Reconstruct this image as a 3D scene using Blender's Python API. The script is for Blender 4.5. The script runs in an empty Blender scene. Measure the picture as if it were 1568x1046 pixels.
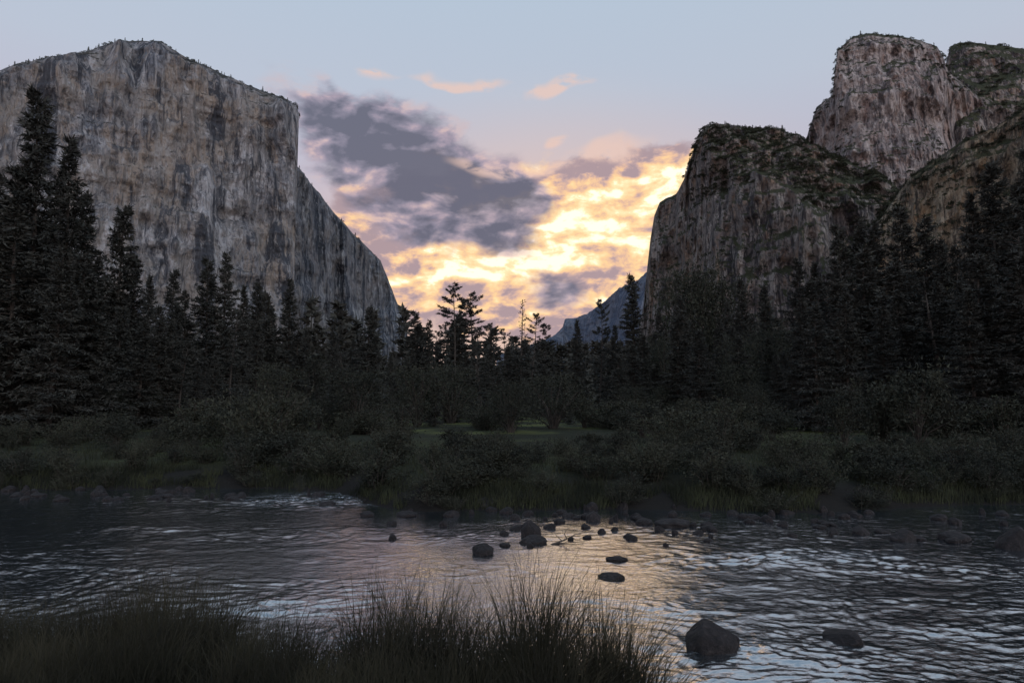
import bpy, math, numpy as np, bmesh
from mathutils import Vector
R=np.random.RandomState
# ------------------------------------------------------------------ helpers
CAMZ=3.0; F=1045.3; TH=math.atan(97/1045.3)
def ray(px,py):
    x=(px-784)/F; u=(523-py)/F
    return x, math.cos(TH)-u*math.sin(TH), math.sin(TH)+u*math.cos(TH)
def survey(px,py,d):
    x,y,z=ray(px,py); k=d/y
    return x*k, d, CAMZ+z*k
def onwater(px,py):
    x,y,z=ray(px,py); k=-CAMZ/z
    return x*k,y*k
def azel(px,py):
    x,y,z=ray(px,py); return math.atan2(x,y), math.atan2(z,math.hypot(x,y))

def _h(xi,yi,zi,seed):
    h=(xi*374761393+yi*668265263+zi*2147483647+seed*974711)&0xffffffff
    h=((h^(h>>13))*1274126177)&0xffffffff
    h=((h^(h>>16))*2246822519)&0xffffffff
    h=h^(h>>15)
    return (h&0xffffff)/float(0xffffff)
def vn(x,y,z,seed=0):
    x,y,z=np.broadcast_arrays(np.asarray(x,float),np.asarray(y,float),np.asarray(z,float))
    xi=np.floor(x).astype(np.int64);yi=np.floor(y).astype(np.int64);zi=np.floor(z).astype(np.int64)
    fx=x-xi;fy=y-yi;fz=z-zi
    fx=fx*fx*fx*(fx*(fx*6-15)+10);fy=fy*fy*fy*(fy*(fy*6-15)+10);fz=fz*fz*fz*(fz*(fz*6-15)+10)
    def L(a,b,t): return a+(b-a)*t
    c=[[[_h(xi+i,yi+j,zi+k,seed) for k in (0,1)] for j in (0,1)] for i in (0,1)]
    return L(L(L(c[0][0][0],c[0][0][1],fz),L(c[0][1][0],c[0][1][1],fz),fy),
             L(L(c[1][0][0],c[1][0][1],fz),L(c[1][1][0],c[1][1][1],fz),fy),fx)*2-1
def fbm(x,y,z,o=4,seed=0,g=0.5):
    s=0;a=1;t=0
    for i in range(o):
        s=s+a*vn(x*2**i+i*17.3,y*2**i+i*5.1,z*2**i-i*9.7,seed+i);t+=a;a*=g
    return s/t
def ridged(x,y,z,o=4,seed=0,g=0.5):
    s=0;a=1;t=0
    for i in range(o):
        s=s+a*(1-2*np.abs(vn(x*2**i+i*13.3,y*2**i+i*7.1,z*2**i-i*3.7,seed+i)));t+=a;a*=g
    return s/t

def mk_mesh(name,V,Fc,mats,mi=None,smooth=False):
    V=np.asarray(V,np.float32);Fc=np.asarray(Fc,np.int32)
    me=bpy.data.meshes.new(name); k=Fc.shape[1]
    me.vertices.add(len(V)); me.vertices.foreach_set('co',V.ravel())
    me.loops.add(Fc.size); me.loops.foreach_set('vertex_index',Fc.ravel())
    me.polygons.add(len(Fc)); me.polygons.foreach_set('loop_start',np.arange(len(Fc),dtype=np.int32)*k)
    for m in mats: me.materials.append(m)
    if mi is not None: me.polygons.foreach_set('material_index',np.asarray(mi,np.int32))
    me.polygons.foreach_set('use_smooth',np.full(len(Fc),smooth))
    me.update(calc_edges=True); me.validate()
    return me
def mk_obj(name,me,loc=(0,0,0),rot=0,sc=1):
    o=bpy.data.objects.new(name,me); bpy.context.scene.collection.objects.link(o)
    o.location=loc; o.rotation_euler=(0,0,rot)
    o.scale=(sc,sc,sc) if not hasattr(sc,'__len__') else sc
    return o
def grid_faces(nr,nc):
    a=np.arange(nr*nc).reshape(nr,nc)
    return np.stack([a[:-1,:-1],a[:-1,1:],a[1:,1:],a[1:,:-1]],-1).reshape(-1,4)

# ------------------------------------------------------------------ materials
class NT:
    def __init__(s,nt): s.nt=nt; s.n=nt.nodes; s.l=nt.links
    def new(s,t,**kw):
        n=s.n.new(t)
        for k,v in kw.items(): setattr(n,k,v)
        return n
    def set(s,n,i,v):
        if isinstance(v,bpy.types.NodeSocket): s.l.new(v,n.inputs[i])
        else: n.inputs[i].default_value=v
    def m(s,op,a,b=0.0,clamp=False):
        n=s.new('ShaderNodeMath',operation=op,use_clamp=clamp); s.set(n,0,a); s.set(n,1,b); return n.outputs[0]
    def mix(s,f,a,b,bt='MIX'):
        n=s.new('ShaderNodeMix',data_type='RGBA',blend_type=bt); s.set(n,0,f); s.set(n,6,a); s.set(n,7,b); return n.outputs[2]
    def noise(s,v,scale,detail=5,rough=.55,dist=0.):
        n=s.new('ShaderNodeTexNoise'); s.l.new(v,n.inputs['Vector']); n.inputs['Scale'].default_value=scale
        n.inputs['Detail'].default_value=detail; n.inputs['Roughness'].default_value=rough; n.inputs['Distortion'].default_value=dist
        return n.outputs['Fac']
    def map(s,v,loc=(0,0,0),rot=(0,0,0),sc=(1,1,1),vt='POINT'):
        n=s.new('ShaderNodeMapping',vector_type=vt); s.l.new(v,n.inputs[0])
        n.inputs[1].default_value=loc;n.inputs[2].default_value=rot;n.inputs[3].default_value=sc; return n.outputs[0]
    def rng(s,v,a,b,c=0.,d=1.,smooth=True):
        n=s.new('ShaderNodeMapRange'); n.interpolation_type='SMOOTHSTEP' if smooth else 'LINEAR'
        s.set(n,0,v)
        for i,x in zip((1,2,3,4),(a,b,c,d)): n.inputs[i].default_value=x
        return n.outputs[0]
    def ramp(s,v,stops):
        n=s.new('ShaderNodeValToRGB'); s.l.new(v,n.inputs[0]); e=n.color_ramp.elements
        while len(e)<len(stops): e.new(0.5)
        for el,(p,c) in zip(e,stops): el.position=p; el.color=(*c,1)
        return n.outputs[0]
    def grey(s,v):
        n=s.new('ShaderNodeCombineXYZ'); [s.l.new(v,n.inputs[i]) for i in range(3)]; return n.outputs[0]
def new_mat(name,rough=.9,spec=.2):
    m=bpy.data.materials.new(name); m.use_nodes=True; t=NT(m.node_tree)
    b=m.node_tree.nodes['Principled BSDF']; b.inputs['Roughness'].default_value=rough; b.inputs['Specular IOR Level'].default_value=spec
    return m,t,b
def C(*a): return (*a,1.0)

def rock_mat(name,cols,dark,veg_amt,veg=(.020,.023,.015),size=1.0,warm=(.40,.27,.15),warm_amt=.5,vthr=(.45,.7),pale=(.4,.4,.4),gain=1.,vert=1.,blocky=.8):
    m,t,b=new_mat(name,.95,.1)
    co=t.new('ShaderNodeTexCoord').outputs['Object']
    s=1/size; z=1/vert
    n1=t.noise(t.map(co,sc=(s/60,s/60,s/400*z)),1,6,.66,1.0)      # broad vertical stains
    n2=t.noise(t.map(co,sc=(s/12,s/12,s/95*z)),1,5,.68,.7)      # fine streaks
    n3=t.noise(t.map(co,loc=(3,1,7),sc=(s/200,s/200,s/230*z)),1,5,.62,1.2)     # large patches
    n4=t.noise(t.map(co,sc=(s/20,s/20,s/26*z)),1,7,.76,.4)        # blocky detail
    n5=t.noise(t.map(co,loc=(9,4,2),sc=(s/85,s/85,s/170*z)),1,6,.72,1.3)
    c=t.ramp(n3,[(.38,cols[0]),(.48,cols[1]),(.58,cols[2])])
    c=t.mix(t.rng(n5,.515,.60,0,warm_amt),c,C(*warm))
    c=t.mix(t.rng(n5,.46,.40,0,.9),c,C(*pale))
    c=t.mix(t.rng(n1,.485,.41,0,.92),c,C(*dark))
    st=t.rng(n3,.40,.58,1.,.4)
    c=t.mix(t.m('MULTIPLY',t.rng(n2,.49,.40,0,.9),st),c,C(*dark))
    c=t.mix(t.m('MULTIPLY',t.rng(n2,.54,.64,0,.8),st),c,C(*pale))
    c=t.mix(t.rng(n4,.47,.39,0,blocky),c,C(*dark))
    c=t.mix(t.rng(n4,.55,.65,0,.5),c,C(*pale))
    c=t.mix(1.,c,C(gain,gain,gain),'MULTIPLY')
    if veg_amt>0:
        nz=t.new('ShaderNodeSeparateXYZ'); t.l.new(t.new('ShaderNodeNewGeometry').outputs['Normal'],nz.inputs[0])
        v=t.m('ADD',nz.outputs[2],t.m('MULTIPLY',t.m('SUBTRACT',n4,.5),1.3))
        c=t.mix(t.rng(v,vthr[0],vthr[1],0,veg_amt),c,C(*veg))
    t.l.new(c,b.inputs['Base Color'])
    bp=t.new('ShaderNodeBump'); bp.inputs['Strength'].default_value=1.; bp.inputs['Distance'].default_value=18*size
    h=t.m('ADD',t.m('MULTIPLY',n4,1.3),t.m('ADD',t.m('MULTIPLY',n2,1.1),t.m('MULTIPLY',n1,1.5)))
    t.l.new(h,bp.inputs['Height']); t.l.new(bp.outputs[0],b.inputs['Normal'])
    return m
def leaf_mat(name,a,bcol,rough=.75,scale=.6,trans=0.):
    m,t,b=new_mat(name,rough,.08)
    co=t.new('ShaderNodeTexCoord').outputs['Object']
    rnd=t.new('ShaderNodeObjectInfo').outputs['Random']
    n=t.noise(co,scale,2,.6)
    f=t.m('ADD',t.rng(n,.35,.65),t.m('MULTIPLY',t.m('SUBTRACT',rnd,.5),.7),True)
    col=t.mix(f,C(*a),C(*bcol)); t.l.new(col,b.inputs['Base Color'])
    if trans>0:
        tr=t.new('ShaderNodeBsdfTranslucent'); t.l.new(t.mix(1.,col,C(2.0,1.8,1.3),'MULTIPLY'),tr.inputs[0])
        mx=t.new('ShaderNodeMixShader'); mx.inputs[0].default_value=trans; t.l.new(b.outputs[0],mx.inputs[1]); t.l.new(tr.outputs[0],mx.inputs[2])
        t.l.new(mx.outputs[0],m.node_tree.nodes['Material Output'].inputs[0])
    return m
needle=leaf_mat('conifer_needles',(.038,.041,.039),(.062,.064,.058),.9)
needle_far=leaf_mat('far_needles',(.036,.043,.033),(.056,.064,.043),.9)
leafm=leaf_mat('broad_leaves',(.025,.028,.024),(.046,.049,.037),.85,scale=.9)
willow=leaf_mat('willow_leaves',(.024,.027,.021),(.052,.055,.040),.8,scale=1.5)
grassm=leaf_mat('sedge_blades',(.030,.030,.025),(.072,.069,.053),.6,1.2,trans=.5)
grassfar=leaf_mat('meadow_blades',(.018,.021,.014),(.042,.047,.026),.8,.8)
bark,t,b=new_mat('bark'); t.l.new(t.ramp(t.noise(t.map(t.new('ShaderNodeTexCoord').outputs['Object'],sc=(4,4,.7)),1.5,2),[(.3,(.03,.027,.025)),(.7,(.08,.07,.062))]),b.inputs['Base Color'])

granite_cap=rock_mat('granite_el',[(.20,.228,.275),(.262,.272,.295),(.315,.303,.295)],(.066,.076,.096),.9,warm=(.385,.325,.27),warm_amt=.6,vthr=(.6,.9),pale=(.50,.515,.55),gain=1.16,vert=1.3,blocky=.65)
granite_east=rock_mat('granite_shoulder',[(.158,.19,.24),(.21,.23,.265),(.255,.258,.275)],(.054,.066,.088),.8,warm=(.30,.28,.25),warm_amt=.4,vthr=(.6,.9),pale=(.42,.45,.49),gain=1.02,vert=1.3,blocky=.65)
granite_low=rock_mat('granite_brown',[(.142,.136,.145),(.19,.176,.176),(.255,.228,.214)],(.046,.046,.054),.94,size=.6,warm=(.35,.24,.165),warm_amt=.55,vthr=(.30,.52),pale=(.43,.40,.385),veg=(.056,.064,.037),gain=1.2)
granite_high=rock_mat('granite_pale',[(.215,.205,.217),(.32,.293,.295),(.415,.378,.373)],(.085,.08,.088),.94,size=.7,warm=(.35,.23,.19),warm_amt=.5,vthr=(.46,.68),pale=(.54,.50,.50),veg=(.056,.064,.037),gain=1.2)
granite_tan=rock_mat('granite_tan',[(.165,.147,.127),(.26,.22,.175),(.35,.293,.22)],(.058,.055,.050),.94,size=.5,warm=(.40,.265,.145),warm_amt=.55,vthr=(.36,.60),pale=(.48,.42,.325),veg=(.056,.062,.035),gain=1.2)
ridge_far=rock_mat('far_ridge',[(.12,.165,.25),(.155,.20,.29),(.22,.26,.34)],(.10,.14,.22),.2,size=3,warm=(.26,.26,.31),warm_amt=.4,pale=(.27,.31,.39))  # blue of aerial haze is put into the rock colour

# ------------------------------------------------------------------ cliffs
def cliff(name,pts,mat,nu,nv,bench=0.02,bslope=.6,lean=.16,rel=(60,18,5),seed=1,basez=-5,back=500,smooth_edge=0.012,wl=(260,80,24),vst=.22,backdrop=.25,benchpts=None,rough_ridge=4.,ledg=.7):
    P=np.array([(p[0],p[1],p[2]) for p in pts],float)
    s=np.concatenate([[0],np.cumsum(np.hypot(np.diff(P[:,0]),np.diff(P[:,1]))+.02*np.abs(np.diff(P[:,2])))])
    q=np.linspace(0,s[-1],nu)
    px=np.interp(q,s,P[:,0]);py=np.interp(q,s,P[:,1]);dd=np.interp(q,s,P[:,2])
    T=np.array([survey(a,b_,c) for a,b_,c in zip(px,py,dd)])
    T[:,2]+=rough_ridge*fbm(T[:,0]/25,T[:,1]/25,0,4,seed+50)
    H=T[:,2]-basez
    toc=-T[:,:2]/np.linalg.norm(T[:,:2],axis=1)[:,None]
    bn=np.full(nu,bench) if benchpts is None else np.interp(px,[a for a,_ in benchpts],[b_ for _,b_ in benchpts])
    v=np.linspace(0,1,nv)**1.1
    vv,_=np.meshgrid(v,q,indexing='ij')
    bn=bn[None,:]*(1+.35*fbm(T[:,0][None,:]/90,T[:,1][None,:]/90,0,4,seed+70))
    off=np.where(vv<bn,vv*bslope,bn*bslope+(vv-bn)*lean)*H
    tal=np.clip((vv-.8)/.2,0,1); off=off+tal**2*.35*H
    off=off+H*smooth_edge*np.sqrt(np.clip(vv/.02,0,1))
    Z=T[:,2]-vv*H
    X=T[:,0]+toc[:,0]*off; Y=T[:,1]+toc[:,1]*off
    taper=np.clip(vv/.05,0.08,1)
    w0,w1,w2=wl
    d=rel[0]*ridged(X/w0,Y/w0,Z/w0*vst,3,seed)+rel[1]*ridged(X/w1,Y/w1,Z/w1*vst,4,seed+9)+rel[2]*fbm(X/w2,Y/w2,Z/w2*.5,4,seed+19)
    ledge=rel[1]*ledg*fbm(X/200,Y/200,Z/45,4,seed+29)
    d=(d+ledge)*taper
    X=X+toc[:,0]*d; Y=Y+toc[:,1]*d
    nb=8
    k=(np.arange(nb,0,-1)/nb)[:,None]
    XB=T[:,0]-toc[:,0]*back*k; YB=T[:,1]-toc[:,1]*back*k; ZB=T[:,2]-H*backdrop*k**1.3-2
    X=np.vstack([XB,X]);Y=np.vstack([YB,Y]);Z=np.vstack([ZB,Z])
    me=mk_mesh(name,np.stack([X,Y,Z],-1).reshape(-1,3),grid_faces(nv+nb,nu),[mat],smooth=False)
    mk_obj(name,me)
    return X[nb:],Y[nb:],Z[nb:],T
cap=[(-420,170,1150),(-250,150,1250),(-100,130,1350),(0,110,1400),(25,100,1430),(60,93,1450),(100,88,1480),(125,84,1500),(140,77,1510),(155,72,1520),(172,68,1530),(190,66,1540),(215,64,1550),(240,66,1560),(258,73,1580),(275,83,1590),(290,92,1600),(320,104,1620),(350,119,1650),(380,132,1670),(410,144,1700),(440,154,1720),(453,162,1740),(458,176,1765),(452,190,1900),(430,200,2150)]
A=cliff('granite_cliff',cap,granite_cap,620,300,rel=(75,36,13),seed=3,lean=.14,vst=.18,rough_ridge=2.2,ledg=.5)
east=[(380,200,2000),(440,240,2010),(463,264,2020),(475,281,2060),(490,298,2100),(510,325,2160),(540,357,2260),(565,382,2350),(583,400,2400),(595,430,2440),(606,458,2470),(616,484,2490),(624,508,2500),(624,535,2520),(618,560,2540)]
B=cliff('granite_cliff',east,granite_east,260,200,rel=(70,34,13),seed=13,lean=.10,back=700,vst=.18,ledg=.5)
low=[(978,500,1750),(985,470,1720),(990,420,1690),(996,365,1670),(1002,330,1660),(1010,311,1640),(1035,297,1600),(1048,276,1570),(1058,242,1540),(1066,222,1520),(1078,200,1500),(1090,194,1480),(1130,196,1450),(1190,202,1400),(1220,210,1370),(1232,222,1350),(1290,246,1300),(1340,262,1260),(1372,285,1230),(1395,310,1200),(1450,360,1150),(1520,420,1100)]
Cc=cliff('rocky_mountain',low,granite_low,440,230,rel=(55,32,13),seed=23,bslope=1.0,lean=.18,
   benchpts=[(978,.0),(1010,.02),(1060,.12),(1090,.2),(1150,.28),(1230,.32),(1300,.27),(1372,.15),(1520,.1)],wl=(200,70,22),vst=.6)
high=[(1205,300,1900),(1232,225,1880),(1240,195,1860),(1250,165,1850),(1262,156,1840),(1275,148,1830),(1279,110,1820),(1283,80,1810),(1300,62,1800),(1330,52,1790),(1370,55,1780),(1410,63,1780),(1435,72,1790),(1446,92,1800),(1452,110,1820),(1500,150,1840),(1600,200,1850)]
D=cliff('rocky_mountain',high,granite_high,380,210,rel=(60,34,13),seed=33,bench=.07,bslope=.8,lean=.30,wl=(190,70,22),vst=.6,back=300)
hr=[(1440,130,2100),(1449,95,2080),(1455,72,2060),(1470,65,2050),(1500,67,2020),(1568,76,1960),(1650,80,1900),(1800,110,1800)]
E=cliff('rocky_mountain',hr,granite_low,220,180,rel=(40,24,10),seed=43,bench=.3,bslope=.9,lean=.2,wl=(190,70,22),vst=.6,back=300)
nr=[(1300,440,1050),(1322,380,1045),(1345,338,1040),(1365,310,1030),(1382,288,1010),(1396,268,990),(1440,240,960),(1475,212,930),(1520,195,900),(1568,168,870),(1620,130,850),(1750,90,800),(1950,60,750)]
G=cliff('rocky_mountain',nr,granite_tan,360,210,rel=(38,24,9),seed=53,bench=.07,bslope=.7,lean=.22,wl=(150,50,15),vst=.5,back=300)
fr=[(760,545,6500),(830,522,6600),(850,513,6800),(862,500,6900),(865,489,7000),(882,487,7000),(900,480,6800),(925,462,6500),(948,441,6200),(975,430,6000),(1010,400,5800),(1080,380,5600)]
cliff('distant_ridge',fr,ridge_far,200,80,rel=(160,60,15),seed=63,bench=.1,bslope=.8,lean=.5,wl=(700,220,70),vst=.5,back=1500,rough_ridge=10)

# ------------------------------------------------------------------ shores and ground
fs=[(-700,746),(-200,746),(0,750),(200,748),(400,746),(520,752),(570,770),(620,782),(700,781),(850,780),(1000,777),(1150,784),(1300,782),(1400,774),(1568,771),(1800,768),(2300,760)]
FS=np.array([onwater(*p) for p in fs]); fpx=[p[0] for p in fs]; fpy=[p[1] for p in fs]
def far_shore(x): return np.interp(x,FS[:,0],FS[:,1])+.45*fbm(np.asarray(x)*.7,0,0,3,5)
NSx=[-40,-12,-6,-3,-1,0,.7,1.1,1.6,2.2,4,12,40]; NSy=[9,8.2,7.8,7.3,7.0,6.9,6.6,6.0,4.6,3.2,1.5,-1,-3]
def near_shore(x): return np.interp(x,NSx,NSy)+.15*vn(np.asarray(x)*1.3,3,0,6)
def ground_z(x,y):
    x=np.asarray(x,float);y=np.asarray(y,float)
    sf=y-far_shore(x); sn=near_shore(x)-y
    zf=np.interp(sf,[-3,0,.8,3,30,200,1200],[-.6,0,.35,.75,1.2,2,6])
    zn=np.interp(sn,[-3,0,1,4,8],[-.6,0,.35,.95,1.25])
    z=np.maximum(zf,zn)
    return z+.06*fbm(x/1.7,y/1.7,0,3,77)+np.clip(sf/60,0,1)*.35*fbm(x/30,y/30,0,2,78)
def sinhs(a,n,k): 
    u=np.linspace(-1,1,n); return a*np.sinh(k*u)/math.sinh(k)
gx=sinhs(9000,420,9); gy=np.concatenate([np.linspace(-300,-3,10),np.arange(-2.5,45,.22),45+np.cumsum(np.geomspace(.25,900,120))])
GX,GY=np.meshgrid(gx,gy); GZ=ground_z(GX,GY)
gm,t,b=new_mat('ground_soil_grass',.95,.1)
co=t.new('ShaderNodeTexCoord').outputs['Object']
n1=t.noise(co,.10,4); n2=t.noise(co,2.5,5,.7)
sx=t.new('ShaderNodeSeparateXYZ'); t.l.new(co,sx.inputs[0])
c=t.mix(t.rng(n1,.45,.62),C(.022,.025,.015),C(.046,.052,.024))
c=t.mix(t.m('MULTIPLY',t.rng(sx.outputs[1],38,50),t.rng(n1,.50,.60)),c,C(.095,.105,.036))
c=t.mix(t.rng(n2,.35,.7),t.mix(.5,c,C(.014,.014,.011)),c)
c=t.mix(t.rng(sx.outputs[2],.8,.4),c,C(.016,.015,.014))
t.l.new(c,b.inputs['Base Color'])
bp=t.new('ShaderNodeBump'); bp.inputs['Distance'].default_value=.08; t.l.new(n2,bp.inputs['Height']); t.l.new(bp.outputs[0],b.inputs['Normal'])
mk_obj('ground',mk_mesh('ground',np.stack([GX,GY,GZ],-1).reshape(-1,3),grid_faces(*GX.shape),[gm],smooth=True))

# ------------------------------------------------------------------ river
ny,nx=860,1040
wy=np.geomspace(3.0,60,ny); u=np.linspace(-1.1,1.1,nx)
WX=u[None,:]*(wy[:,None]+3); WY=np.repeat(wy[:,None],nx,1)
def turb_f(x,y):
    return (np.exp(-((x+6.0)/2.6)**2-((y-22.3)/1.8)**2)*1.5+np.exp(-((x-1.8)/1.6)**2-((y-10.4)/.8)**2)*.8+np.exp(-((x-2.6)/.9)**2-((y-8.8)/.5)**2)*.8
        +np.exp(-((x+1.9)/.9)**2-((y-9.3)/.5)**2)*.9+np.exp(-((x+3.6)/1.)**2-((y-10.4)/.5)**2)*.8+np.exp(-((x-6)/3.)**2-((y-14)/.9)**2)*.6+np.exp(-((x-1)/3.)**2-((y-16.5)/.7)**2)*.5)
def waves(x,y):
    wx=x+.7*fbm(x*.35,y*.5,0,2,91)+.2*fbm(x*1.5,y*2,2,2,191); wyy=y+.5*fbm(x*.3,y*.45,4,2,92)+.2*fbm(x*1.0,y*1.5,8,2,97)
    r1x,r1y=wx*.94+wyy*.34,wyy*.94-wx*.34; r2x,r2y=wx*.95-wyy*.3,wyy*.95+wx*.3
    amp=.28+.70*fbm(x*.32,y*.95,0,3,93)
    right=np.clip((x-y*.17)/(y*.20),0,1)
    left=np.clip((-x-y*.12)/(y*.3),0,1)
    amp=np.clip(amp,.12,2)*(1+.8*right+.4*left)+.42*right+.22*left
    h=.016*fbm(wx*.5,wyy*.9,0,2,94)+.014*ridged(r1x*1.3,r1y*2.2,0,3,95,.55)+.014*ridged(r2x*2.7,r2y*4.4,3,3,98,.6)+.0075*fbm(wx*7.5,wyy*11,0,2,96,.6)
    return h*(amp+turb_f(x,y))-.02
WZ=waves(WX,WY)
wm=bpy.data.materials.new('river_water'); wm.use_nodes=True; t=NT(wm.node_tree); b=wm.node_tree.nodes['Principled BSDF']
co=t.new('ShaderNodeTexCoord').outputs['Object']
fo=t.new('ShaderNodeAttribute'); fo.attribute_name='foam'
fn=t.noise(t.map(co,sc=(3,5,1)),4.,4,.7,.5)
ff=t.m('MULTIPLY',fo.outputs['Fac'],t.rng(fn,.42,.62))
b.inputs['Metallic'].default_value=1.; b.inputs['Roughness'].default_value=.05; b.inputs['Base Color'].default_value=C(.90,.88,.87)
dk=t.new('ShaderNodeBsdfPrincipled'); dk.inputs['Roughness'].default_value=.05; dk.inputs['IOR'].default_value=2.3
t.l.new(t.mix(ff,C(.013,.023,.031),C(.45,.48,.52)),dk.inputs['Base Color'])
mx=t.new('ShaderNodeMixShader'); t.l.new(t.m('MULTIPLY',t.m('SUBTRACT',1.,ff),.58),mx.inputs[0]); t.l.new(dk.outputs[0],mx.inputs[1]); t.l.new(b.outputs[0],mx.inputs[2])
t.l.new(mx.outputs[0],wm.node_tree.nodes['Material Output'].inputs[0])
n=t.noise(t.map(co,sc=(1.9,3.0,1)),5.,3,.65,.8)
bp=t.new('ShaderNodeBump'); bp.inputs['Distance'].default_value=.009; bp.inputs['Strength'].default_value=.7
t.l.new(n,bp.inputs['Height']); t.l.new(bp.outputs[0],b.inputs['Normal']); t.l.new(bp.outputs[0],dk.inputs['Normal'])
wme=mk_mesh('river',np.stack([WX,WY,WZ],-1).reshape(-1,3),grid_faces(ny,nx),[wm],smooth=True)
fa=wme.attributes.new('foam','FLOAT','POINT')
FO=np.clip((turb_f(WX,WY)-.25)*1.7,0,1)*np.clip((ridged(WX*1.6,WY*4.5,1,3,401)-.12)*3,0,1)
fa.data.foreach_set('value',FO.astype(np.float32).ravel())
mk_obj('river',wme)

# ------------------------------------------------------------------ tree builders
def tris_at(P,D,L,W,rs,n=3,spread=.7):
    P=np.repeat(P,n,0);D=np.repeat(D,n,0);N=len(P)
    L=L*rs.uniform(.6,1.3,N); W=W*rs.uniform(.6,1.3,N)
    D=D+rs.normal(0,spread,(N,3)); D/=np.linalg.norm(D,axis=1)[:,None]+1e-6
    S=np.cross(D,rs.normal(0,1,(N,3))); S/=np.linalg.norm(S,axis=1)[:,None]+1e-6
    a=P-S*W[:,None]*.5; b_=P+S*W[:,None]*.5; c=P+D*L[:,None]
    V=np.stack([a,b_,c],1).reshape(-1,3); return V,np.arange(N*3).reshape(-1,3)
def tube(pts,rad,k=6):
    pts=np.array(pts,float);n=len(pts);V=[]
    for i in range(n):
        d=pts[min(i+1,n-1)]-pts[max(i-1,0)]; d/=np.linalg.norm(d)+1e-9
        a=np.cross(d,[.3,.9,.1] if abs(d[2])>.8 else [0,0,1.]); a/=np.linalg.norm(a); b_=np.cross(d,a)
        for j in range(k):
            an=2*math.pi*j/k; V.append(pts[i]+rad[i]*(a*math.cos(an)+b_*math.sin(an)))
    Fc=[]
    for i in range(n-1):
        for j in range(k):
            p=i*k+j;q=i*k+(j+1)%k; Fc+= [(p,q,q+k),(p,q+k,p+k)]
    return np.array(V),np.array(Fc)
def merge(parts):
    V=[];Fc=[];M=[];o=0
    for v,f,m in parts:
        V.append(v);Fc.append(f+o);M.append(np.full(len(f),m));o+=len(v)
    return np.vstack(V),np.vstack(Fc),np.concatenate(M)
def conifer(seed,H=30,W=.15,nb=190,dens=9,tl=.6,tw=.2,bare=.05,power=.8,clump=0.,topbare=0.,n=3,bend=.3):
    rs=R(seed); parts=[]
    zs=np.linspace(0,H,9); bx=bend*np.sin(zs/H*3+seed); by=bend*np.cos(zs/H*2.3+seed)-bend
    pt=np.stack([bx,by,zs],1); r=.016*H*(1-zs/H)**.8*.6+.02
    v,f=tube(pt,r,7); parts.append((v,f,0))
    tt=bare+(1-bare)*(np.arange(nb)+rs.rand(nb))/nb
    tt=np.clip(1-(1-tt)**.95,0,.995)
    prof=(1-tt)**power*np.clip((tt-bare)/.12+.55,0,1)
    uneven=1+.4*vn(tt*9,seed,0,seed)
    Ln=W*H*prof*uneven*rs.uniform(.5,1.25,nb)+.012*H
    if clump>0: keep=rs.rand(nb)>clump; tt,Ln=tt[keep],Ln[keep]
    if topbare>0: Ln=np.where(tt>1-topbare,Ln*.5,Ln)
    az=rs.rand(len(tt))*2*math.pi
    up=np.interp(tt,[0,.4,.8,1],[-.30,-.12,.25,.9])+rs.normal(0,.1,len(tt))
    Pc=[];Dc=[]
    for i in range(len(tt)):
        z=tt[i]*H; o=np.array([np.interp(z,zs,bx),np.interp(z,zs,by),z]); d=np.array([math.cos(az[i]),math.sin(az[i]),up[i]]); L=Ln[i]
        e=o+d*L+np.array([0,0,.10*L])
        mid=o+d*L*.5-np.array([0,0,.04*L]); 
        rr=.012*L+.015
        v,f=tube([o,mid,e],[rr*1.6,rr,.006],3); parts.append((v,f,0))
        if topbare>0 and tt[i]>1-topbare: m=int(L*dens*.25)+1
        else: m=int(L*dens)+4
        s=rs.uniform(.12 if clump==0 else .45,1.03,m); lat=rs.uniform(-1,1,m)*(.32*L*(1.05-s)+.18)
        base=o+np.outer(s*L,d)+np.outer(s*s*.1*L-.03*L,[0,0,1])
        side=np.array([-math.sin(az[i]),math.cos(az[i]),0])
        Pc.append(base+np.outer(lat,side)+rs.normal(0,.05+.02*L,(m,3))*[1,1,.8])
        Dc.append(d[None,:]*.8+np.outer(np.sign(lat)*.5,side)+[0,0,-.15])
    v,f=tris_at(np.vstack(Pc),np.vstack(Dc),tl,tw,rs,n); parts.append((v,f,1))
    v,f=tris_at(np.array([[bx[-1],by[-1],H-.02*H*k_] for k_ in np.linspace(0,1.5,14)]),np.tile([0,0,1.],(14,1)),tl*.8,tw*.7,rs,2,.45); parts.append((v,f,1))
    return merge(parts)
def broad(seed,H=10,Rw=3.5,nc=40,leaves=110,ls=.32,low=.1,stem=.018,crs=(.10,.22)):
    rs=R(seed); parts=[]
    P=[];D=[]
    stems=[]
    for i in range(nc):
        a=rs.rand()*2*math.pi; zz=rs.uniform(low,1)**.8; rr=Rw*math.sqrt(max(.03,1-((zz-.45)/.62)**2))*rs.uniform(.3,1)
        c=np.array([rr*math.cos(a),rr*math.sin(a),zz*H*.93]); cr=rs.uniform(*crs)*H*rs.uniform(.6,1.1)
        stems.append(c)
        m=int(leaves*rs.uniform(.5,1.3)); q=rs.normal(0,1,(m,3)); q/=np.linalg.norm(q,axis=1)[:,None]
        rad=cr*rs.uniform(.2,1.35,m)
        P.append(c+q*rad[:,None]*[1.1,1.1,.9]); D.append(q*.6+[0,0,.5])
    v,f=tris_at(np.vstack(P),np.vstack(D),ls,ls*.45,rs,2,.7); parts.append((v,f,1))
    for c in stems[::2]:
        b0=np.array([c[0]*.08,c[1]*.08,H*.02]); md=np.array([c[0]*.3,c[1]*.3,c[2]*.5])
        v,f=tube([b0,md,c],[stem*H,.009*H,.003*H],4); parts.append((v,f,0))
    return merge(parts)
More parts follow.
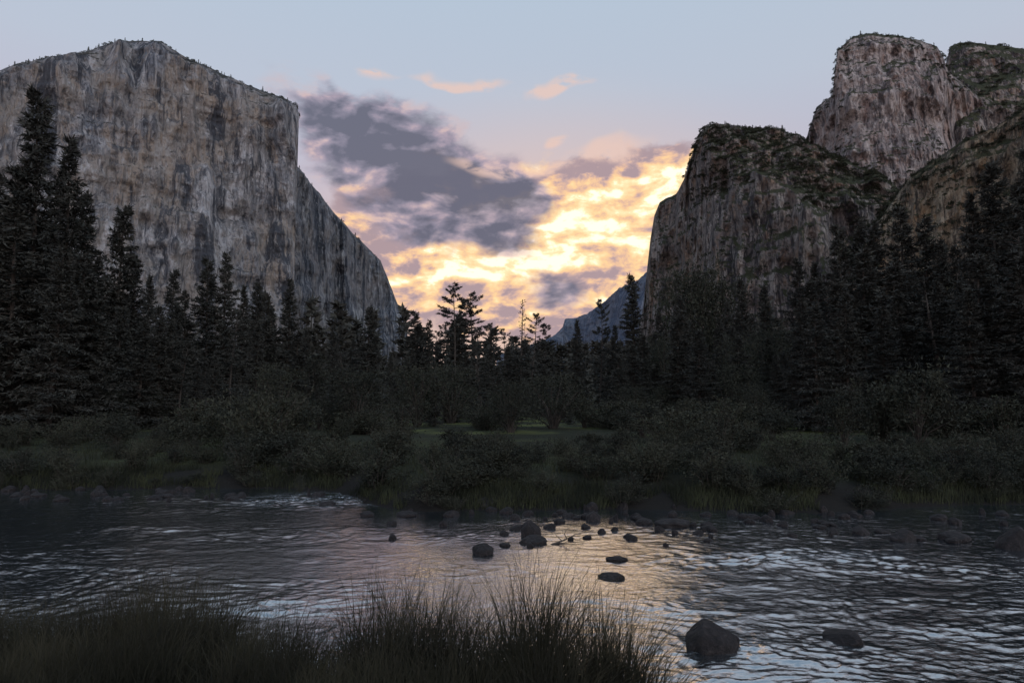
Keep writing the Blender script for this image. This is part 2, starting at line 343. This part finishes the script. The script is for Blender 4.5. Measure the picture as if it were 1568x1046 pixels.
def wand(seed,H=2.,R0=.9,ns=70,per=26,ls=.12):
    rs=R(seed); parts=[];P=[];D=[]
    for i in range(ns):
        a=rs.rand()*6.28; ln=rs.uniform(.45,1.05)*H; sp=rs.uniform(.05,1)*R0
        o=np.array([math.cos(a)*sp*.35,math.sin(a)*sp*.35,0]); e=np.array([math.cos(a)*sp*1.2,math.sin(a)*sp*1.2,ln]); md=(o+e)/2+[-.1*math.cos(a),-.1*math.sin(a),.1*ln]
        if i%2==0:
            v,f=tube([o,md,e],[.012,.008,.003],3); parts.append((v,f,0))
        s=rs.uniform(.1,1.02,per)[:,None]; p=(1-s)**2*o+2*s*(1-s)*md+s*s*e
        P.append(p+rs.normal(0,.07,(per,3))); D.append(np.tile(e-o,(per,1))/H+rs.normal(0,.2,(per,3)))
    v,f=tris_at(np.vstack(P),np.vstack(D),ls,ls*.35,rs,2,.6); parts.append((v,f,1)); return merge(parts)
def proto(name,g,mats): return mk_mesh(name,g[0],g[1],mats,g[2])
firs=[proto('fir_a',conifer(1,W=.13,nb=210,dens=9),[bark,needle]),
      proto('fir_b',conifer(2,W=.16,nb=200,dens=8,power=.7),[bark,needle]),
      proto('fir_c',conifer(3,W=.115,nb=210,dens=10,power=.75),[bark,needle])]
pines=[proto('pine_a',conifer(4,W=.15,nb=110,dens=12,clump=.2,power=.5,bare=.15,tl=.5,bend=.8),[bark,needle]),
       proto('pine_b',conifer(5,W=.13,nb=90,dens=12,clump=.25,power=.45,bare=.2,tl=.5,bend=1.),[bark,needle])]
snag=proto('snag_pine',conifer(6,W=.17,nb=130,dens=8,power=.6,topbare=.35,tl=.45,bend=.5),[bark,needle])
broads=[proto('oak_a',broad(11,nc=46,leaves=100,ls=.26),[bark,leafm]),proto('oak_b',broad(12,nc=50,Rw=4.2,leaves=100,ls=.26),[bark,leafm])]
PR=R(9)
def place_tree(kind,px,py,d,wsc=1.,nm='pine_tree'):
    X,Y,Z=survey(px,py,d); g=float(ground_z(X,Y))-.2; H0=30. if kind not in broads else 10.
    s=(Z-g)/H0
    mk_obj(nm,kind,(X,Y,g),PR.rand()*6.28,(s*wsc,s*wsc,s))
main=[(70,150,55,0,1.05),(104,215,58,2,1.),(30,250,60,1,1.),(-5,262,50,1,1.),(-70,200,52,0,1.),(133,300,62,2,1.1),(182,318,62,0,1.15),(205,395,66,1,1),
(232,425,80,2,1.),(262,416,82,0,1.),(284,448,85,1,1.),(325,399,84,0,1.15),(352,390,85,1,1.),(376,440,88,2,1),(398,434,92,0,1.1),(443,430,94,2,1.15),(420,470,94,1,1.),
(470,505,100,0,1.),(510,498,104,1,1.),(568,471,104,1,1.35),(540,520,108,2,1.),(600,540,110,0,1),(640,478,112,0,1.3),(655,492,110,1,1.1),
(885,492,118,2,1.),(920,461,118,4,.85),(968,425,110,0,1.2),(940,500,116,1,1.),(755,496,120,4,1.),(680,500,120,3,1.),
(1010,480,105,1,1.),(1045,455,100,1,1.1),(1135,432,100,0,1.1),(1168,440,98,2,1.),(1110,465,95,1,1.),(1225,398,90,1,1.1),(1250,405,88,2,1.1),(1290,348,84,0,1.1),(1312,338,84,2,1.1),(1335,345,82,1,1.1),
(1385,318,80,0,1.15),(1415,335,78,1,1.2),(1440,370,76,2,1),(1517,250,66,0,1.15),(1490,300,68,2,1.),(1548,290,64,1,1.1),(1590,230,62,0,1.1),(1640,200,60,1,1.1),(1465,380,76,1,1.),(-130,260,56,2,1),(1700,240,62,2,1)]
allk=firs+pines
for px,py,d,k,w in main: place_tree(allk[k],px,py,d,w,'fir_tree' if k<3 else 'pine_tree')
for px,py,d,k,w in [(697,440,112,3,1.25),(728,449,114,4,1.3),(712,462,116,3,1.1),(815,482,116,4,1.1),(835,500,118,3,1.1),(772,505,118,4,1.),(665,508,116,4,1.)]:
    place_tree(allk[k],px,py,d,w,'pine_tree')
place_tree(snag,795,460,110,1.2,'pine_tree')
env=np.array([(-200,250),(-50,290),(20,300),(130,340),(150,395),(215,460),(300,465),(370,465),(450,495),(480,525),(540,530),(600,545),(640,520),(700,512),(800,515),(850,530),(955,530),(990,500),(1060,445),(1130,465),(1190,470),(1230,430),(1290,370),(1400,375),(1480,380),(1568,320),(1750,270)],float)
rs=R(21)
for i in range(150):
    px=-180+1920*(i+rs.rand())/150 ; e=np.interp(px,env[:,0],env[:,1]); side=abs(px-760)/800
    d=rs.uniform(50,92)*(1.25-.5*min(1,side)); py=e+rs.uniform(5,100)
    place_tree(allk[rs.choice([0,1,2,0,1,2,3])],px,py,d,rs.uniform(1.15,1.8),'fir_tree')
for i in range(34):
    px=rs.uniform(-100,1680); d=rs.uniform(46,72); py=rs.uniform(555,612)
    place_tree(broads[i%2],px,py,d,rs.uniform(1.,1.5),'oak_tree')
for px,py,d in [(1060,408,105),(1085,425,105),(1180,500,80),(1130,520,70),(1015,520,80),(480,545,75)]:
    place_tree(broads[0],px,py,d,.75,'oak_tree')

# distant masses (single meshes)
def lod_make():
    out=[]
    for i in range(4):
        rs=R(100+i); N=210; tt=rs.rand(N)**1.3*.97+.03; r=.17*(1-tt)**.7*rs.uniform(.3,1.1,N)*(1+.3*np.sin(tt*40)); a=rs.rand(N)*6.28
        P=np.stack([r*np.cos(a)*.8,r*np.sin(a)*.8,tt],1); Dd=np.stack([np.cos(a),np.sin(a),np.full(N,-.1)+tt*.6],1)
        v,f=tris_at(P,Dd,.075,.05,rs,2,.5); tv,tf=tube([(0,0,0),(0,0,1.02)],[.012,.002],4)
        out.append(merge([(tv,tf,0),(v,f,1)]))
    for i in range(3):
        rs=R(120+i); N=110; q=rs.normal(0,1,(N,3)); q/=np.linalg.norm(q,axis=1)[:,None]; q[:,2]=np.abs(q[:,2])
        P=q*rs.uniform(.3,.62,N)[:,None]*[1.1,1.1,.9]*rs.uniform(.8,1.2,3); v,f=tris_at(P,q,.16,.14,rs,2,.6); out.append((v,f,np.zeros(len(f))))
    return out
lods=lod_make()
def mass(name,items,mat):
    rs=R(5);V=[];Fc=[];o=0
    for p,h,k in items:
        v,f,_=lods[k]; a=rs.rand()*6.28; w=h*rs.uniform(.95,1.45)
        q=np.stack([(v[:,0]*math.cos(a)-v[:,1]*math.sin(a))*w,(v[:,0]*math.sin(a)+v[:,1]*math.cos(a))*w,v[:,2]*h],1)+p
        V.append(q);Fc.append(f+o);o+=len(v)
    mk_obj(name,mk_mesh(name,np.vstack(V),np.vstack(Fc),[mat]))
rs=R(44);it=[]
for i in range(560):
    d=rs.uniform(130,420); x=rs.uniform(-.95,.95)*d; h_=rs.uniform(14,23)*(1+.0006*d)
    if .03<x/d<.2: h_=min(h_,d*.098)
    it.append(((x,d,float(ground_z(x,d))-.3),h_,rs.randint(4)))
mass('forest',it,needle)
it=[]
def along(T,n,h0,h1,i0=0,i1=None,brush=.5):
    i1=i1 or len(T)
    c=rs.uniform(i0,i1,max(3,n//9))
    for k in range(n):
        i=int(np.clip(rs.choice(c)+rs.normal(0,(i1-i0)*.02),i0,i1-1)) if rs.rand()<.6 else rs.randint(i0,i1)
        t_=T[i]; back=rs.uniform(-8,25); d=t_[:2]/np.linalg.norm(t_[:2]); br=rs.rand()<brush
        it.append(((t_[0]+d[0]*back,t_[1]+d[1]*back,t_[2]-2.5),rs.uniform(h0,h1)*(.8 if br else 1)*rs.choice([.6,.8,1,1.3]),rs.randint(4,7) if br else rs.randint(4)))
along(A[3],420,5,12,120,590); along(B[3],50,5,11,40,160); along(Cc[3],230,5,13,130,330); along(D[3],110,5,12,120,260); along(E[3],90,7,15); along(G[3],160,5,11)
def slope_scatter(M,n,h0,h1,r0,r1,c0=0.,c1=1.,brush=.8):
    X,Y,Z,_=M; nr_,nc_=X.shape
    ci=rs.rand(n//7+2); ri=rs.rand(n//7+2)
    for k in range(n):
        g_=rs.randint(len(ci)); rr_=ri[g_]+rs.normal(0,.07); cc_=ci[g_]+rs.normal(0,.03)
        if not(0<=rr_<=1 and 0<=cc_<=1): rr_,cc_=rs.rand(),rs.rand()
        i=int((r0+rr_*(r1-r0))*(nr_-1));j=int((c0+cc_*(c1-c0))*(nc_-1)); br=rs.rand()<brush
        it.append(((X[i,j],Y[i,j],Z[i,j]-1.5),rs.uniform(h0,h1),rs.randint(4,7) if br else rs.randint(4)))
slope_scatter(Cc,1300,5,12,.0,.36,.33,.95); slope_scatter(E,380,6,14,0,.35); slope_scatter(G,300,4,9,.0,.12); slope_scatter(G,160,4,9,.1,.6); slope_scatter(Cc,320,5,10,.3,.95); slope_scatter(A,60,5,9,.0,.02); slope_scatter(D,200,5,10,.0,.12); slope_scatter(D,160,5,10,.1,.9)
for M in (A,B,Cc,G): slope_scatter(M,150,14,26,.86,.98,brush=.1)
mass('distant_trees',it,needle_far)

# ------------------------------------------------------------------ shrubs
shr=[proto('willow_a',wand(51),[bark,willow]),
     proto('willow_b',wand(52,R0=1.2,ns=84),[bark,willow]),
     proto('willow_c',broad(53,H=2,Rw=1.0,nc=34,leaves=70,ls=.11,low=.05,stem=.008,crs=(.1,.3)),[bark,leafm]),
     proto('willow_d',wand(54,R0=.8,ns=60,per=20),[bark,leafm])]
rs=R(61)
def shrub(x,y,h,w=1.,k=None):
    k=rs.randint(4) if k is None else k
    s=h/2; mk_obj('willow_shrub',shr[k],(x,y,float(ground_z(x,y))-.12),rs.rand()*6.28,(s*w,s*w,s))
for i in range(180):
    px=rs.uniform(-150,1700); x0,y0=onwater(px,np.interp(px,fpx,fpy))
    k=rs.rand()**1.7; y=y0+.1+k*14; x=x0*y/y0
    shrub(x,y,(rs.uniform(.5,1.35) if k>.03 else rs.uniform(.4,.8))+.15*k,rs.uniform(1.,1.9))
for i in range(64):
    px=rs.uniform(-100,1680)
    if 800<px<915 or 1190<px<1290: continue
    d=rs.uniform(37,58); x,y,_=survey(px,600,d); shrub(x,y,rs.uniform(1.5,2.5),rs.uniform(1.2,2.))
for px,py,d,w in [(180,640,34,1.3),(400,600,30,1.2),(350,615,33,1.2),(445,612,32,1.2),(240,650,32,1.2),(1100,628,27,1.1),(1070,650,26,1.1),(1400,570,36,1.1),(1340,590,38,1.1),(1450,600,36,1.1),(1290,600,34,1.),(700,655,26,1.2),(600,660,26,1.2),(760,660,27,1.2),(955,655,26,1.),(1540,660,27,1.2),(20,665,33,1.4),(100,660,33,1.4),(300,665,29,1.3),(520,640,33,1.3),(460,722,24.2,.7)]:
    X,Y,Z=survey(px,py,d); g=float(ground_z(X,Y)); shrub(X,Y,max(.5,Z-g)*1.05,w*.9)

# ------------------------------------------------------------------ grasses
def blades(name,bx,by,bz,h,w,lean,mat,rs,seg=5,wind=(.3,0)):
    n=len(bx); az=rs.rand(n)*2*math.pi; ld=np.stack([np.cos(az)+wind[0],np.sin(az)+wind[1]],1); ld/=np.linalg.norm(ld,axis=1)[:,None]
    wa=rs.rand(n)*math.pi; wd=np.stack([np.cos(wa),np.sin(wa)*.6],1)
    V=np.zeros((n,seg+1,2,3))
    for j in range(seg+1):
        s=j/seg; hh=h*(s-.3*lean*s**3); o=h*lean*s**2.1
        cx=bx+ld[:,0]*o; cy=by+ld[:,1]*o; ww=w*(1-s**1.6)*.5+.0006
        for k,sg in enumerate((-1,1)):
            V[:,j,k,0]=cx+sg*wd[:,0]*ww; V[:,j,k,1]=cy+sg*wd[:,1]*ww; V[:,j,k,2]=bz+hh
    base=(np.arange(n)*(seg+1)*2)[:,None]; q=[]
    for j in range(seg): q.append(np.stack([base[:,0]+2*j,base[:,0]+2*j+1,base[:,0]+2*j+3,base[:,0]+2*j+2],1))
    mk_obj(name,mk_mesh(name,V.reshape(-1,3),np.vstack(q),[mat]))
rs=R(71);bx=[];by=[];h=[]
clumps=[(590,872,6.2,.3),(620,858,6.0,.22),(650,868,6.0,.22),(685,858,5.9,.22),(560,890,6.2,.25),(725,898,5.9,.22),(785,842,5.6,.18),(812,832,5.6,.18),(838,838,5.6,.18),(862,876,5.6,.2),(900,880,5.5,.2),(930,872,5.5,.2),(950,900,5.5,.18),(972,935,5.4,.18),(760,905,5.8,.2),(990,970,5.3,.15),(1005,1000,5.3,.12),
 (520,945,6.2,.35),(470,930,6.3,.25),(430,915,6.4,.3),(380,925,6.4,.3),(330,872,6.8,.35),(280,862,7.,.45),(230,858,7.,.45),(180,878,7.,.45),(120,900,7.,.5),(60,910,7.,.5),(0,905,7.1,.5),(-60,905,7.1,.5),(300,900,6.5,.5),(700,930,5.3,.35),(600,930,5.4,.35),(850,930,5.1,.35),(490,960,5.4,.4),(390,940,5.5,.4),(200,915,5.8,.5),(80,940,5.8,.5)]
for px,py,d,r in clumps:
    X,Y,Z=survey(px,py,d); m=int(2000*r)
    a=rs.rand(m)*6.28; rr=r*np.sqrt(rs.rand(m)); x=X+rr*np.cos(a); y=Y+rr*np.sin(a)*.8; g=ground_z(x,y)
    hh=(Z-g)*rs.uniform(.45,1.2,m)*(1-.3*(rr/r)**2)
    bx.append(x);by.append(y);h.append(np.clip(hh,.2,1.8))
m=24000; x=rs.uniform(-9,1.5,m); y=near_shore(x)-.1-rs.rand(m)**1.2*4.5
k=(y>2.6)&(ground_z(x,y)>.05); x,y=x[k],y[k]; bx.append(x);by.append(y);h.append(rs.uniform(.2,.5,len(x))*(1+.4*vn(x*1.5,y*1.5,0,8)))
bx=np.concatenate(bx);by=np.concatenate(by);h=np.concatenate(h)
blades('riverbank_grass',bx,by,ground_z(bx,by)-.02,h,rs.uniform(.005,.010,len(bx)),rs.uniform(.05,.7,len(bx)),grassm,rs)
m=44000; px=rs.uniform(-60,1640,m); sh=np.interp(px,fpx,fpy)
x0=np.array([onwater(a,b_) for a,b_ in zip(px,sh)]); k=np.where(rs.rand(m)<.45,rs.rand(m)*1.8-.1,rs.rand(m)**1.5*14+.05)
y=x0[:,1]+k; x=x0[:,0]*y/x0[:,1]; dn=(fbm(x*.5,y*.5,0,3,300)>-.2)&(ground_z(x,y)>-.02); x,y=x[dn],y[dn]; m=len(x)
blades('meadow_grass',x,y,ground_z(x,y)-.02,rs.uniform(.15,.5,m),rs.uniform(.012,.022,m),rs.uniform(.1,.7,m),grassfar,rs,3)

# ------------------------------------------------------------------ rocks
rm,t,b=new_mat('river_rock_stone',.7,.25)
co=t.new('ShaderNodeTexCoord').outputs['Object']; n=t.noise(co,3,6,.65); 
t.l.new(t.ramp(n,[(.35,(.008,.007,.0075)),(.55,(.020,.017,.018)),(.75,(.055,.045,.044))]),b.inputs['Base Color'])
bp=t.new('ShaderNodeBump'); bp.inputs['Distance'].default_value=.07; t.l.new(n,bp.inputs['Height']); t.l.new(bp.outputs[0],b.inputs['Normal'])
def rock_proto(seed):
    bm=bmesh.new(); bmesh.ops.create_icosphere(bm,subdivisions=4,radius=1)
    V=np.array([v.co[:] for v in bm.verts]); 
    d=1+.28*fbm(V[:,0]*.9,V[:,1]*.9,V[:,2]*.9,2,seed)+.16*ridged(V[:,0]*1.7,V[:,1]*1.7,V[:,2]*1.7,3,seed+3)
    V=V*d[:,None]; rs_=R(seed)
    for k_ in range(5):
        nn=rs_.normal(0,1,3); nn[2]=abs(nn[2]); nn/=np.linalg.norm(nn); dd=V@nn; lim=rs_.uniform(.65,.9); V=V-np.outer(np.clip(dd-lim,0,None)*.85,nn)
    for v,c in zip(bm.verts,V): v.co=c
    me=bpy.data.meshes.new('rock_shape'); bm.to_mesh(me); bm.free(); me.materials.append(rm)
    me.polygons.foreach_set('use_smooth',[True]*len(me.polygons)); return me
rp=[rock_proto(200+i) for i in range(6)]
rs=R(81)
def rock(px,py,w,hh,i=None,dz=0.):
    x,y=onwater(px,py); k=math.hypot(x,y); sx=w/F*k*.5; sz=hh/F*k
    mk_obj('river_rock',rp[rs.randint(6) if i is None else i],(x,y+sx*.6,dz+sz*.12),rs.rand()*6.28,(sx,sx*.9,sz*.95))
for r in [(738,848,32,13),(812,822,30,22),(816,832,40,9),(910,797,24,14),(906,780,18,10),(748,778,40,14),(943,796,10,7),(988,802,26,7),(1035,806,50,9),(1390,828,30,11),(1322,818,22,10),(1467,827,36,9),(1565,842,34,22),(1093,998,72,34),(1120,990,30,16),(1305,985,56,10),(945,858,30,5),(940,886,40,5),(1200,805,14,6),(1250,800,12,5),(790,795,16,7),(775,786,20,8),(690,790,24,7),(640,756,30,7),(500,775,26,6),(620,790,30,6),(560,790,20,6),(1010,812,14,5),(1150,800,16,5),(1085,806,20,5),(1215,822,12,5),(1440,795,20,6),(955,779,22,9),(975,776,16,8)]: rock(*r)
for i in range(20):
    px=rs.uniform(400,1300); sh=np.interp(px,fpx,fpy); rock(px,sh+rs.uniform(-6,10),rs.uniform(6,22),rs.uniform(4,8))
for i in range(34):
    rock(rs.uniform(0,380),rs.uniform(750,768),rs.uniform(6,20),rs.uniform(3,6.5))
for i in range(64):
    rock(np.clip(rs.normal(1000,230),600,1540),786+52*rs.rand()**1.6,rs.uniform(6,20),rs.uniform(3.5,7))
x,y=onwater(868,832); parts=[]
def br(pts,r0):
    v,f=tube([(x+a,y+b_,c) for a,b_,c in pts],np.linspace(r0,.004,len(pts)),6); parts.append((v,f,0))
br([(-.35,0,-.03),(-.1,.03,.05),(.05,0,.12),(.2,.02,.2),(.33,0,.2)],.022)
br([(.0,0,.1),(-.05,.04,.2),(-.02,.0,.28),(.05,0,.33)],.014); br([(-.1,.03,.05),(-.22,0,.16),(-.25,.05,.2)],.012); br([(.1,0,.14),(.2,0,.08),(.32,.05,.05)],.01); br([(-.3,0,0),(.1,.1,.0),(.4,.1,.03)],.015)
g=merge(parts); mk_obj('driftwood_branch',mk_mesh('driftwood_branch',g[0],g[1],[bark],g[2],True))

# ------------------------------------------------------------------ world
sc=bpy.context.scene; w=bpy.data.worlds.new('World'); sc.world=w; w.use_nodes=True; t=NT(w.node_tree); bg=w.node_tree.nodes['Background']
SUN_EL,SUN_AZ=math.radians(36),math.radians(145)   # azimuth clockwise from +Y
sky=t.new('ShaderNodeTexSky'); sky.sky_type='NISHITA'; sky.sun_disc=False; sky.sun_elevation=SUN_EL; sky.sun_rotation=SUN_AZ
dirv=t.new('ShaderNodeTexCoord').outputs['Generated']
sp=t.new('ShaderNodeSeparateXYZ'); t.l.new(dirv,sp.inputs[0])
az=t.m('ARCTAN2',sp.outputs[0],sp.outputs[1]); el=t.m('ARCSINE',sp.outputs[2])
n_w1=t.noise(t.map(dirv,sc=(1,1,1.8)),5,3,.6); n_w2=t.noise(t.map(dirv,loc=(7,3,1),sc=(1,1,1.8)),5,3,.6)
azw=t.m('ADD',az,t.m('MULTIPLY',t.m('SUBTRACT',n_w1,.5),.18)); elw=t.m('ADD',el,t.m('MULTIPLY',t.m('SUBTRACT',n_w2,.5),.12))
def cxy(a,b_):
    n=t.new('ShaderNodeCombineXYZ'); t.l.new(a,n.inputs[0]); t.l.new(b_,n.inputs[1]); return n.outputs[0]
AE=cxy(azw,elw); AE0=cxy(az,el)
def ell(px,py,rx,ry,rot=0,v=None,amp=1.):
    a,e=azel(px,py); m_=t.map(v or AE,loc=(a,e,0),rot=(0,0,math.radians(rot)),sc=(rx/F,ry/F,1),vt='TEXTURE')
    g_=t.new('ShaderNodeTexGradient',gradient_type='SPHERICAL'); t.l.new(m_,g_.inputs[0]); 
    return t.m('MULTIPLY',g_.outputs['Fac'],amp)
def summ(L):
    s=L[0]
    for x_ in L[1:]: s=t.m('ADD',s,x_)
    return s
def cn(dx,dy,scale,det,seed=0): return t.noise(t.map(AE0,loc=(seed+dx,(dy)*1.9,seed),sc=(1,1.9,1)),scale,det,.6,.25)
cl=cn(0,0,7,6); cls=cn(.022,-.018,7,3)
cl2=cn(0,0,15,5,3.); cl2s=cn(.010,-.008,15,3,3.)
relief=t.m('ADD',t.m('MULTIPLY',t.m('SUBTRACT',cl,cls),2.2),t.m('MULTIPLY',t.m('SUBTRACT',cl2,cl2s),1.2))
base=t.ramp(t.m('MULTIPLY',el,1/1.57),[(.0,(.56,.37,.32)),(.12,(.55,.40,.40)),(.20,(.49,.44,.51)),(.28,(.47,.51,.59)),(.38,(.44,.53,.63)),(.6,(.24,.35,.48)),(1.,(.18,.28,.42))])
col=t.mix(1.,base,t.mix(1.,sky.outputs[0],C(.02,.02,.02),'MULTIPLY'),'ADD')
glow=ell(850,410,540,300,0,AE0)
col=t.mix(t.rng(glow,0,.85,0,.6),col,C(.92,.60,.43))
bm_=summ([ell(780,375,380,150,-6,AE,.9),ell(920,325,250,120,0,AE,.9),ell(1000,268,130,55,12),ell(720,470,300,70,0,AE,.9),ell(640,360,170,80,-15,AE,.8)])
bd=t.m('ADD',bm_,t.m('MULTIPLY',t.m('SUBTRACT',cl,.5),2.0))
bf=t.m('MULTIPLY',t.rng(bd,.12,.44,0,.95),t.rng(bm_,0,.3))
core=summ([ell(925,328,190,76,-4,AE,.95),ell(750,412,200,42,5,AE,.85),ell(1015,268,110,55,15,AE,.9),ell(850,385,240,85,0,AE,.42),ell(690,335,60,25,0,AE,.35),ell(980,420,110,60,0,AE,.35),ell(740,470,240,50,0,AE,.30)])
bright=t.m('ADD',core,t.m('ADD',t.m('MULTIPLY',t.m('SUBTRACT',cl2,.5),1.7),t.m('MULTIPLY',relief,1.3)))
bcol=t.ramp(bright,[(.0,(.42,.31,.34)),(.14,(.58,.40,.38)),(.32,(.86,.54,.36)),(.52,(1.05,.69,.35)),(.78,(1.2,.88,.50)),(1.,(1.6,1.30,.92))])
col=t.mix(bf,col,bcol)
dm=summ([ell(548,212,185,74,-24,AE,1.05),ell(500,185,90,34,-20,AE,.5),ell(650,260,255,115,-12,AE,1.15),ell(735,295,180,70,-5,AE,.95),ell(735,378,150,38,3,AE,.9),ell(850,440,75,36,0,AE,1.),ell(620,345,140,50,-10,AE,.55),ell(800,305,60,30,0,AE,.5)])
dd_=t.m('ADD',dm,t.m('MULTIPLY',t.m('SUBTRACT',cl,.5),2.1))
df=t.m('MULTIPLY',t.rng(dd_,.18,.72,0,.95),t.rng(dm,.02,.3))
dcol=t.ramp(t.m('SUBTRACT',t.m('MULTIPLY',dd_,.75),t.m('MULTIPLY',relief,1.7)),[(.05,(.64,.48,.49)),(.28,(.41,.34,.42)),(.55,(.25,.235,.31)),(.9,(.14,.145,.20))])
col=t.mix(df,col,dcol)
wm_=summ([ell(720,118,100,12,0,AE,1.),ell(868,137,60,15,5,AE,1.),ell(867,210,24,13,0,AE,1.),ell(590,108,50,11,0,AE,.8),ell(800,255,120,18,6,AE,1.),ell(940,232,90,22,10,AE,.9)])
wf=t.m('MULTIPLY',t.rng(wm_,.05,.7,0,.75),t.rng(cl2,.36,.52))
col=t.mix(wf,col,C(.84,.59,.50))
bk=t.rng(sp.outputs[1],.2,-.6,1.,1.45)  # unseen sky behind the camera brightened to light the cliffs
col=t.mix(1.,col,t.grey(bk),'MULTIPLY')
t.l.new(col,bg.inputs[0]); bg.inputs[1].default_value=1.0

sl=bpy.data.lights.new('fill_sun','SUN'); sl.energy=.72; sl.angle=math.radians(14); sl.color=(1,.96,.93); so=bpy.data.objects.new('fill_sun',sl); sc.collection.objects.link(so)  # soft light added behind the camera for cliff relief, away from the cloud glow
sd=Vector((math.sin(SUN_AZ)*math.cos(SUN_EL),math.cos(SUN_AZ)*math.cos(SUN_EL),math.sin(SUN_EL)))
so.rotation_euler=sd.to_track_quat('Z','Y').to_euler()
cd=bpy.data.cameras.new('camera'); cam=bpy.data.objects.new('camera',cd); sc.collection.objects.link(cam)
cam.location=(0,0,CAMZ); cam.rotation_euler=(math.pi/2+TH,0,0); cd.lens=24; cd.sensor_width=36; cd.clip_start=.1; cd.clip_end=60000
sc.camera=cam
sc.view_settings.view_transform='Standard'; sc.view_settings.look='None'; sc.view_settings.exposure=0
